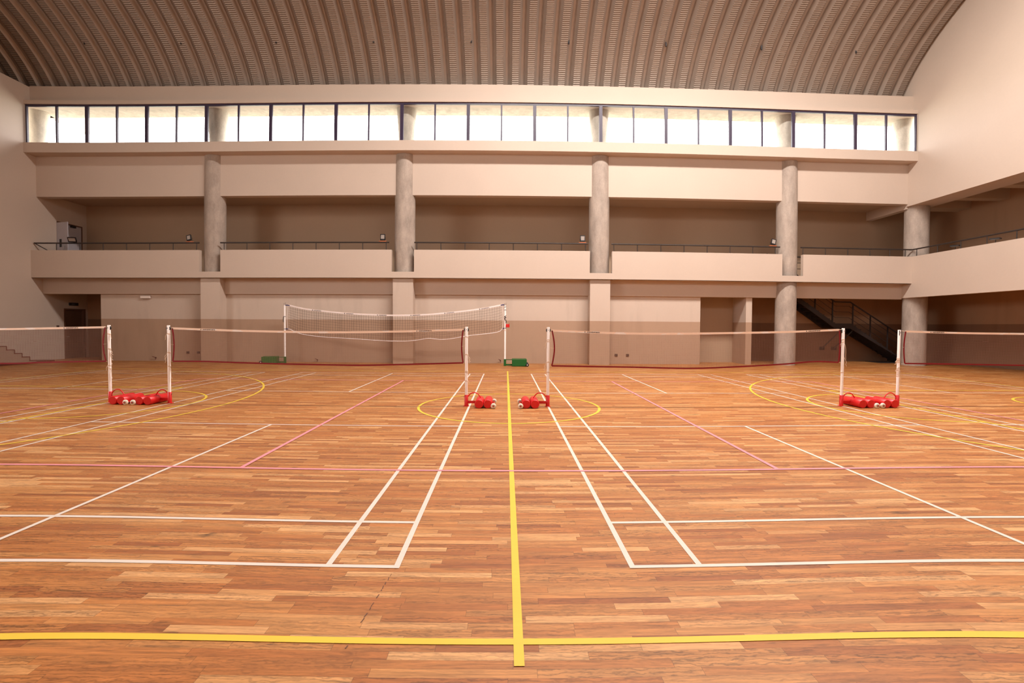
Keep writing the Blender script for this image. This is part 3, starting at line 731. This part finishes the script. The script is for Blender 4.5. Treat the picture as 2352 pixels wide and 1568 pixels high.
floodlight(-18.38, 20.64, 4.97, math.radians(18), math.radians(32), 'black floodlight tilted down on the railing in front of the open grey door', .30, .22, False)
floodlight(-13.35, 20.74, 5.046, 0, math.radians(-12), 'black floodlight leaning on the railing just left of the first column', swivel=math.radians(-16))
floodlight(-5.17, 20.74, 5.046, 0, math.radians(-6), 'upright black floodlight on the railing just left of the second column')
floodlight(3.08, 20.74, 5.046, 0, math.radians(-6), 'upright black floodlight on the railing just left of the third column')
floodlight(11.17, 20.74, 5.046, 0, math.radians(-8), 'black floodlight leaning on the railing just left of the fourth column', swivel=math.radians(14))
for y, lab in ((18.85, 'dark floodlight hanging on the right gallery railing, the one nearer the corner column'), (17.25, 'dark floodlight hanging on the right gallery railing, the one farther from the corner column')):
    t = thing('floodlight', (17.60, y, 4.72), lab, 'floodlight', 'small black floodlights on the gallery railing', rz=math.radians(-62))
    for nm, mb, mt in (('lamp_body', MB().bbox((-.15, -.10, .13), (.15, .10, .18), .01), 'black'), ('lens', MB().box((-.12, -.08, .122), (.12, .08, .13)), 'lens'), ('bracket', MB().tube([(0, .02, 0), (0, .02, .14)], .012, 6), 'black')):
        mb.build(nm, M[mt], t)

# hooks in the roof
for i, x in enumerate((-17.25, -13.31, -9.41, -5.46, -1.53, 2.39, 6.34, 10.30, 14.30)):
    y = 20.05; z = arch(y)
    t = thing('roof_hook', (x, y, z), f'{words14[i] if i < 8 else "last"} small dark hook from the left in the row on the ribbed roof', 'hook', 'small dark hooks in a row on the roof')
    MB().lathe([(.032, -.01), (.032, .14)], (0,0,0), seg=12).build('anchor_plate', M['black'], t)
    MB().tube([(.02*math.cos(a), 0, -.03+.02*math.sin(a)) for a in [k*PI/6 for k in range(13)]], .007, 6).build('ring', M['black'], t)

# ------------------------------------------------------------------ badminton posts and nets
def ring_pts(r, z, n=13, wob=.004): return [(r*math.cos(2*PI*k/(n-1)), r*math.sin(2*PI*k/(n-1)), z+wob*math.sin(4*PI*k/(n-1))) for k in range(n)]
def badminton_post(x, y, s, label, rings, dangles, hgt=1.575, sticker=False, disc=True):
    t = thing('badminton_post', (x, y, 0), label, 'badminton post', 'white badminton posts on red wheeled weights')
    MB().lathe([(.0285, .03), (.0285, hgt-.004), (.0262, hgt), (.023, hgt), (.023, hgt-.04)], seg=24).build('pole', M['white'], t)
    sk = MB().lathe([(.038, 0.008), (.038, .222), (.032, .226)], seg=24).box((-.055, -.045, 0), (.055, .045, .008))
    sk.build('socket', M['red'], t)
    MB().lathe([(.007, 0), (.007, .035)], (s*-.035-.0175, 0, .185), 'X', 10).build('clamp_screw', M['steel'], t)
    MB().box((s*.03, -.012, .055), (s*.20, .012, .108)).build('base_bar', M['red'], t)
    for xc in (.268, .440):
        MB().lathe([(.076, -.285), (.084, -.278), (.084, .262), (.076, .27)], (s*xc, 0, .0845), 'Y', 36).build('weight_cylinder', M['red'], t)
    MB().lathe([(.011, -.345), (.011, .33)], (s*.548, 0, .053), 'Y', 10).box((s*.44, -.20, .045), (s*.555, -.185, .062)).box((s*.44, .165, .045), (s*.555, .18, .062)).build('axle', M['red'], t)
    for yc in (-.325, .275):
        wh = MB().lathe([(.030, 0), (.046, .006), (.052, .014), (.052, .038), (.046, .046), (.030, .050)], (s*.548, yc, .052), 'Y', 28).build('wheel', M['wheelw'], t)
        MB().lathe([(.020, -.012), (.020, .06)], (s*.548, yc, .052), 'Y', 16).build('hub', M['steel'], wh)
    hp = spline([(s*.036, 0, .193), (s*.085, 0, .247), (s*.154, 0, .270), (s*.225, 0, .247), (s*.29, 0, .168)], 22)
    MB().tube(hp, .011, 10).build('carry_handle', M['red'], t)
    if disc: MB().lathe([(.040, -.012), (.046, -.008), (.046, .008), (.040, .012)], (0, 0, hgt-.06), 'Y', 28).build('pulley', M['black'], t)
    MB().lathe([(.008, -.034), (.008, -.026)], (0, 0, hgt-.058), 'Y', 12).build('pulley_bolt', M['steel'], t)
    if sticker: MB().box((-.022, -.0300, hgt-.115), (-.010, -.024, hgt-.012)).build('sticker', M['ink'], t)
    for z in rings:
        pts = []
        for turn in range(2): pts += [(.031*math.cos(a), .031*math.sin(a), z+turn*.011+.003*math.sin(3*a)) for a in [2*PI*k/14 for k in range(14)]]
        MB().tube(pts, .0042, 6).build('tie_cord', M['cord'], t)
    for (z0, side, ln, loop) in dangles:
        p = [(side*.03, -.012, z0), (side*.046, -.018, z0-ln*.25), (side*(.046+.03*loop), -.02, z0-ln*.55), (side*(.05+.01*loop), -.018, z0-ln*.8), (side*(.055+.035*loop), -.015, z0-ln)]
        MB().tube(spline(p, 16), .0045, 6).build('tie_cord', M['cord'], t)
    return t
badminton_post(-8.13, NETY, 1, 'leftmost white badminton post, its red weights on its right and net on its left', (1.39, 1.09, .75, .69), ((1.40, 1, .10, .2), (1.09, 1, .12, .9), (1.02, 1, .16, .8), (.98, 1, .2, .3), (.75, -1, .10, .4), (.69, 1, .2, .2)))
badminton_post(-6.88, NETY, -1, 'second white badminton post from the left, its red weights on its left', (1.40, 1.02, .745), ((1.40, -1, .12, .3), (1.01, -1, .12, .9), (.97, -1, .15, .5), (.74, 1, .12, .4), (.70, 1, .2, .3)))
badminton_post(-.85, NETY, 1, 'white badminton post just left of the yellow centre line, red weights to its right', (1.37, 1.02, .69, .665, .50), ((1.02, 1, .14, .9), (.98, 1, .13, .4), (.5, 1, .05, .3), (.48, -1, .16, .3)))
badminton_post(.77, NETY, -1, 'white badminton post just right of the yellow centre line, red weights to its left', (1.32, 1.285, .88, .68), ((1.30, -1, .14, .3), (.89, -1, .16, .9), (.87, -1, .24, .5)))
badminton_post(6.84, NETY, 1, 'white badminton post in front of the stair landing, red weights on its right', (1.36, 1.31, .69), ((1.31, -1, .05, .5), (1.28, 1, .32, .2), (1.0, 1, .18, .8)), disc=True, hgt=1.60)
badminton_post(8.06, NETY, -1, 'rightmost white badminton post before the corner column, thick cream cord wound round it', (.98, .95, .93, .90, .78, .74, .70, .66, .62), ((.98, -1, .12, 1.2), (.96, -1, .1, .8), (.78, -1, .06, .6), (.75, 1, .3, .1)), sticker=True, disc=False)

def badminton_net(x0, x1, top, bot, label, gap, letters, side_bow=(.03, .03)):
    """net hanging in the plane of the posts between x0 and x1; top/bot are sag curves"""
    ft, fb = fcurve(top), fcurve(bot)
    y = NETY; xm = (x0+x1)/2
    t = thing('badminton_net', (xm, y, 0), label, 'badminton net', 'badminton nets in a row across the hall')
    TH, BH = .040, .030
    n = 60; xs = [x0+(x1-x0)*i/n for i in range(n+1)]
    tp = MB()
    def ribbon(mb, P, Q, th):       # P, Q: rows of points (top and bottom edges), th thickness
        k = len(mb.v)
        for a, b in zip(P, Q): mb.v += [(a[0], a[1]-th, a[2]), (b[0], b[1]-th, b[2]), (b[0], b[1]+th, b[2]), (a[0], a[1]+th, a[2])]
        for i in range(len(P)-1):
            for e in range(4): mb.face([k+4*i+e, k+4*i+(e+1)%4, k+4*i+4+(e+1)%4, k+4*i+4+e])
        mb.face([k, k+1, k+2, k+3]); e = k+4*(len(P)-1); mb.face([e+3, e+2, e+1, e])
    ribbon(tp, [(x-xm, 0, ft(x)+TH/2) for x in xs], [(x-xm, 0, ft(x)-TH/2) for x in xs], .004)
    tape = tp.build('top_tape', M['tape'], t)
    for lx in letters:
        tv, tf = text_verts('AAKASHPORTS', .030)
        mb = MB()
        for p in tv: X = lx+.035+p[0]*1.25; mb.v.append((X-xm, -.0056, ft(X)-.010+p[1]))
        for f in tf: mb.face(f)
        mb.build('tape_lettering', M['ink'], tape, fix=False); mb = MB(); k = 0
        mb.v += [(lx+.010*math.cos(a)-xm, -.0056, ft(lx)+.011*math.sin(a)) for a in [2*PI*q/10 for q in range(10)]]; mb.face(range(k, k+10))
        mb.build('tape_emblem', M['ink'], tape, fix=False)
    bt = MB(); ribbon(bt, [(x-xm, 0, fb(x)+BH/2) for x in xs], [(x-xm, 0, fb(x)-BH/2) for x in xs], .003)
    bt.build('bottom_tape', M['redtape'], t)
    def sx(s, u):                   # x of a side edge at height fraction u (0 bottom .. 1 top)
        b = math.sin(PI*u)
        return x0+side_bow[0]*b if s == 0 else x1-side_bow[1]*b
    for s in (0, 1):
        P = []; Q = []
        xe = (x0, x1)[s]
        for i in range(13):
            u = i/12; z = fb(xe)+(ft(xe)-fb(xe))*u; xx = sx(s, u)-xm
            P.append((xx-.014, 0, z)); Q.append((xx+.014, 0, z))
        sb = MB(); ribbon(sb, P, Q, .004); sb.build('side_tape', M['redtape'], t)
    m = MB(); c = .0185; r = .0009
    def quadbar(a, b):
        # square-section strand between two points
        d = (b[0]-a[0], b[2]-a[2]); l = math.hypot(*d) or 1; nx, nz = -d[1]/l*r, d[0]/l*r
        k = len(m.v)
        for p in (a, b): m.v.extend([(p[0]-nx, p[1]-r, p[2]-nz), (p[0]+nx, p[1]-r, p[2]+nz), (p[0]+nx, p[1]+r, p[2]+nz), (p[0]-nx, p[1]+r, p[2]-nz)])
        for e in range(4): m.face([k+e, k+(e+1)%4, k+4+(e+1)%4, k+4+e])
    nv = int((x1-x0)/c)
    for i in range(1, nv):
        x = x0+(x1-x0)*i/nv
        quadbar((x-xm, 0, fb(x)), (x-xm, 0, ft(x)))
    nh = int((ft(xm)-fb(xm))/c)
    for j in range(1, nh):
        u = j/nh; prev = None
        for i in range(49):
            x = x0+(x1-x0)*i/48; p = (x-xm, 0, fb(x)+(ft(x)-fb(x))*u)
            if prev: quadbar(prev, p)
            prev = p
    m.build('mesh', M['net'], t, fix=False)
    # tie cords to the posts
    for s, g in zip((0, 1), gap):
        if not g: continue
        xe = (x0, x1)[s]; d = -1 if s == 0 else 1; g -= .006
        xmid = sx(s, .5)
        for a, b, r_ in (((xe-xm, 0, ft(xe)), (xe+d*g-xm, -.005, ft(xe)+.012), .004), ((xe-xm, 0, fb(xe)), (xe+d*g*.9-xm, -.005, fb(xe)-.01), .003), ((xmid-xm, 0, (fb(xe)+ft(xe))/2), (xe+d*g*.8-xm, -.02, (fb(xe)+ft(xe))/2+.01), .003)):
            MB().tube([a, b], r_, 6).build('tie_cord', M['cord'], t)
    return t
badminton_net(-6.80, -.915, [(-6.80,1.515),(-6.04,1.49),(-5.32,1.47),(-3.72,1.45),(-2.33,1.47),(-.915,1.515)], [(-6.80,.85),(-6.05,.85),(-5.33,.83),(-4.26,.81),(-2.96,.80),(-1.81,.83),(-.915,.86)],
              'badminton net strung left of the yellow centre line, in front of the volleyball net', (.055, .04), (-6.20, -1.83))
badminton_net(.845, 6.755, [(.845,1.51),(1.99,1.47),(2.87,1.46),(3.75,1.47),(5.48,1.51),(6.755,1.565)], [(.845,.81),(1.56,.80),(2.44,.79),(3.59,.77),(4.49,.80),(5.58,.86),(6.23,.915),(6.755,.90)],
              'badminton net strung right of the yellow centre line, in front of the third pillar', (.05, .06), (1.50, 6.05), (.05, -.02))
badminton_net(-14.1, -8.21, [(-14.1,1.53),(-12.2,1.47),(-10.41,1.48),(-9.51,1.50),(-8.21,1.53)], [(-14.1,.84),(-12.2,.79),(-10.43,.78),(-9.89,.79),(-9.43,.81),(-8.21,.84)],
              'leftmost badminton net, in front of the brown door and running out of view', (0, .05), (-9.07,), (.03, .05))
badminton_net(8.20, 14.1, [(8.20,1.545),(9.35,1.52),(10.79,1.51),(12.5,1.50),(14.1,1.53)], [(8.20,.88),(9.37,.87),(10.82,.85),(12.5,.84),(14.1,.86)],
              'rightmost badminton net, in front of the dark recess under the right gallery', (.10, 0), (8.75,), (-.03, .03))

# ------------------------------------------------------------------ volleyball net and posts
VA, VB = Vector((-9.24, 20.66, 0)), Vector((-.10, 19.97, 0))
def vball_post(P, s, label, rot, winch):
    t = thing('volleyball_post', tuple(P), label, 'volleyball post', 'white volleyball posts on green wheeled weight boxes', rz=rot)
    MB().lathe([(.037, .03), (.037, 2.36), (.034, 2.37), (.034, 2.41)], seg=20).build('pole', M['white'], t)
    for xf, zf in ((-.028, 2.49), (.028, 2.51)): MB().tube([(xf, 0, 2.38), (xf, 0, zf)], .010, 8).build('top_pin', M['steel'], t)
    MB().bbox((-.048, -.048, .0), (.048, .048, .27), .006).build('socket', M['green'], t)
    MB().box((s*.04, -.02, .235), (s*.30, .02, .262)).build('base_bar', M['green'], t); MB().box((s*.04, -.03, .02), (s*.30, .03, .075)).build('base_bar', M['green'], t)
    b = MB().bbox((s*.28, -.33, .015), (s*.86, .27, .285), .008)
    b.build('weight_box', M['green'], t)
    for yc in (-.35, .29):
        wh = MB().lathe([(.045, 0), (.060, .006), (.065, .015), (.065, .035), (.060, .044), (.045, .05)], (s*.88, yc-.025, .066), 'Y', 24).build('wheel', M['rubber'], t)
        MB().lathe([(.020, -.006), (.020, .056)], (s*.88, yc-.025, .066), 'Y', 14).build('hub', M['cream'], wh)
    def strap(z0, tw, mat='black'):
        MB().tube([(.040*math.cos(a), .040*math.sin(a), z0+tw*a/(2*PI)) for a in [2*PI*k/16 for k in range(17)]], .009, 6).build('strap', M[mat], t)
    if winch:
        w = MB().bbox((.03, -.075, 1.535), (.175, .06, 1.665), .012).build('winch_box', M['red'], t)
        MB().tube([(.16, -.08, 1.63), (.165, -.085, 1.70), (.185, -.085, 1.705)], .009, 6).build('winch_handle', M['red'], w)
        strap(1.50, 0); strap(1.86, .16); strap(2.20, .04); strap(2.30, .06)
        MB().tube(spline([(-.02,-.05,1.98), (.03,-.055,1.92), (-.03,-.055,1.88), (.04,-.055,1.80), (.03,-.05,1.70)], 16), .014, 6).build('loose_cord', M['black'], t)
        MB().lathe([(.040, 1.40), (.045, 1.42), (.045, 1.44), (.040, 1.46)], seg=20).build('collar', M['cream'], t)
    else:
        strap(1.91, .03); strap(1.42, .0)
        MB().tube(spline([(-.045,-.02,1.93), (-.055,-.03,1.80), (-.05,-.03,1.70)], 8), .012, 6).build('loose_cord', M['black'], t)
    return t
vball_post(VA, -1, 'left volleyball post by the back wall, white pole with green weight box to its left', math.radians(14), False)
vball_post(VB, 1, 'right volleyball post by the back wall with a red winch and green weight box', 0, True)

def vball_net():
    d = (VB-VA); Lg = d.length; d.normalize(); ang = math.atan2(d.y, d.x)
    t = thing('volleyball_net', tuple(VA), 'sagging black volleyball net with white lettered top band near the back wall', 'volleyball net', rz=ang)
    k = Lg/(VB.x-VA.x)
    S_ = lambda x: (x-VA.x)*k
    ft = fcurve([(S_(x), z) for x, z in ((-9.09,2.40),(-8.39,2.25),(-7.63,2.16),(-6.52,2.06),(-5.42,2.01),(-4.69,1.99),(-3.79,2.0),(-2.91,2.05),(-1.85,2.16),(-.97,2.28),(-.20,2.43))])
    fb = fcurve([(S_(x), z) for x, z in ((-9.04,1.42),(-8.85,1.33),(-8.51,1.21),(-7.64,1.10),(-6.28,1.03),(-5.06,.96),(-4.15,.95),(-3.62,1.0),(-3.17,1.07),(-2.73,1.03),(-2.28,1.06),(-1.55,1.19),(-.45,1.33),(-.17,1.50))])
    a, b = .16, Lg-.12
    def ribbon(mb, xs, f, hw, th, y=0):
        q = len(mb.v)
        for x in xs: mb.v += [(x, y-th, f(x)+hw), (x, y-th, f(x)-hw), (x, y+th, f(x)-hw), (x, y+th, f(x)+hw)]
        for i in range(len(xs)-1):
            for e in range(4): mb.face([q+4*i+e, q+4*i+(e+1)%4, q+4*i+4+(e+1)%4, q+4*i+4+e])
        mb.face([q,q+1,q+2,q+3]); e = q+4*(len(xs)-1); mb.face([e+3,e+2,e+1,e])
    xs = evenly(a, b, 70)
    tb = MB(); ribbon(tb, xs, ft, .026, .006); band = tb.build('top_band', M['vband'], t)
    MB().tube([(x, 0, ft(x)+.027) for x in xs], .006, 5).build('head_cord', M['tape'], band)
    tv, tf = text_verts('AAKASHPORTS', .046)
    for x0 in [S_(v) for v in (-8.03, -6.66, -5.28, -3.90, -2.52, -1.12)]:
        lt = MB(); q = 0
        for p in tv: X = x0+.06+p[0]*1.0; lt.v.append((X, -.0075, ft(X)-.016+p[1]))
        for f in tf: lt.face([q+i for i in f])
        lt.build('band_lettering', M['ink'], band, fix=False); lt = MB()
        q = len(lt.v); lt.v += [(x0+.02*math.cos(w), -.0075, ft(x0)+.02*math.sin(w)) for w in [2*PI*e/10 for e in range(10)]]; lt.face(range(q, q+10))
        lt.build('band_emblem', M['ink'], band, fix=False)
    MB().tube([(x, 0, fb(x)) for x in evenly(a-.02, b+.02, 90)], .016, 6).build('bottom_cord', M['vband'], t)
    m = MB(); r = .0035
    nv = int((b-a)/.1)
    for i in range(1, nv):
        x = a+(b-a)*i/nv; dx = .02*math.sin(i*1.3)
        m.tube([(x, 0, fb(x)), (x+dx, 0, (fb(x)+ft(x))/2), (x, 0, ft(x))], r, 4, smooth=False, caps=False)
    for j in range(1, 10):
        u = j/10
        m.tube([(x, 0, fb(x)+(ft(x)-fb(x))*u+.006*math.sin(x*7+j)) for x in evenly(a, b, 60)], r, 4, smooth=False, caps=False)
    m.build('mesh', M['vnet'], t, fix=False)
    # side cords and corner straps
    MB().tube([(a-.03, 0, fb(a)), (a-.06, 0, 1.9), (a, 0, ft(a))], .008, 6).build('side_cord', M['vband'], t)
    MB().tube([(b+.02, 0, fb(b)), (b+.04, 0, 1.95), (b, 0, ft(b))], .008, 6).build('side_cord', M['vband'], t)
    for x0, x1, f in ((.02, a+.06, ft), (.04, a+.02, fb), (b-.06, Lg-.04, ft), (b-.03, Lg-.03, fb)):
        mb = MB(); ribbon(mb, [x0, (x0+x1)/2, x1], (lambda q: (lambda x: f(x)))(0), .020, .010); mb.build('corner_strap', M['blue'], t)
vball_net()

# ------------------------------------------------------------------ light
wd = bpy.data.worlds.new('overcast_sky'); S.world = wd; wd.use_nodes = True
nt = wd.node_tree; nt.nodes.clear()
bg = N(nt, 'ShaderNodeBackground'); wo_ = N(nt, 'ShaderNodeOutputWorld'); L(nt, bg.outputs[0], wo_.inputs[0])
# white overcast sky above, sunlit greenish ground below the horizon
tc = N(nt, 'ShaderNodeTexCoord'); sx = N(nt, 'ShaderNodeSeparateXYZ'); L(nt, tc.outputs['Generated'], sx.inputs[0])
up = N(nt, 'ShaderNodeMapRange', i_1=-.04, i_2=.04); L(nt, sx.outputs[2], up.inputs[0])
L(nt, mixc(nt, up.outputs[0], GROUND, SKY), bg.inputs['Color']); bg.inputs['Strength'].default_value = SKYK

def area(name, loc, rot, sx, sy, energy, col, portal=False, spread=PI):
    l = bpy.data.lights.new(name, 'AREA'); l.shape = 'RECTANGLE'; l.size = sx; l.size_y = sy; l.energy = energy; l.color = col; l.spread = spread
    if portal: l.cycles.is_portal = True
    o = bpy.data.objects.new(name, l); COL.objects.link(o); o.location = loc; o.rotation_euler = rot
    return o
# daylight through the clerestory (portal guides the sky light) and through the ridge skylight
area('clerestory_portal', ((XL+XR)/2, 20.60, 9.91), (-PI/2, 0, 0), XR-XL, 1.6, 1, (1,1,1), portal=True)
area('front_clerestory_portal', ((FX0+FX1)/2, YF-.02, 9.91), (PI/2, 0, 0), FX1-FX0, 1.6, 1, (1,1,1), portal=True)
area('assumed_side_daylight', (-20.13, (ASSUMED_WIN[0]+ASSUMED_WIN[1])/2, (ASSUMED_WIN[2]+ASSUMED_WIN[3])/2), (0, -PI/2, 0), ASSUMED_WIN[3]-ASSUMED_WIN[2], ASSUMED_WIN[1]-ASSUMED_WIN[0], SIDEK, (1.0, .92, .86))  # area light added at the assumed, unseen side opening
area('ridge_daylight', ((RX0+RX1)/2, (RIDGE[0]+RIDGE[1])/2, 15.55), (math.radians(4), 0, 0), RX1-RX0, 1.3, RIDGEK, (1.0, .90, .83))

# ------------------------------------------------------------------ camera
# wide lens with its real (slight) barrel distortion, written as a fisheye lens polynomial
cam = bpy.data.cameras.new('camera'); co = bpy.data.objects.new('camera', cam); COL.objects.link(co); S.camera = co
r_ = (0.9999046910044059, -0.012326441844199749, 0.006218338913645274)
u_ = (-0.005828450193841835, 0.031417729233025306, 0.9994893473460226)
b_ = (-0.012515513402226001, -0.9994303302988667, 0.03134289078845205)
co.matrix_world = Matrix(((r_[0], u_[0], b_[0], -.07228), (r_[1], u_[1], b_[1], 0), (r_[2], u_[2], b_[2], 1.60015), (0, 0, 0, 1)))
cam.sensor_fit = 'HORIZONTAL'; cam.sensor_width = 36; cam.sensor_height = 24; cam.clip_end = 200
PANO = True
if PANO:
    cam.type = 'PANO'
    cc_ = cam.cycles if hasattr(cam, 'cycles') and hasattr(cam.cycles, 'panorama_type') else cam
    cc_.panorama_type = 'FISHEYE_LENS_POLYNOMIAL'
    cc_.fisheye_fov = PI
    for k, v in enumerate((0, -0.05682316416151465, 5.525379147506132e-05, 4.57434706924531e-05, -7.595333532738359e-07)):
        setattr(cc_, f'fisheye_polynomial_k{k}', v)
else:
    cam.lens = 1130.9*36/2352

vs = S.view_settings; S.display_settings.display_device = 'sRGB'
vs.view_transform = 'Standard'; vs.look = 'None'; vs.gamma = 1; vs.use_curve_mapping = False; vs.exposure = 0.07
cy = S.cycles
cy.max_bounces = 7; cy.diffuse_bounces = 5; cy.glossy_bounces = 3; cy.transmission_bounces = 4; cy.transparent_max_bounces = 12
cy.use_denoising = True; cy.sample_clamp_indirect = 8; cy.caustics_reflective = False; cy.caustics_refractive = False
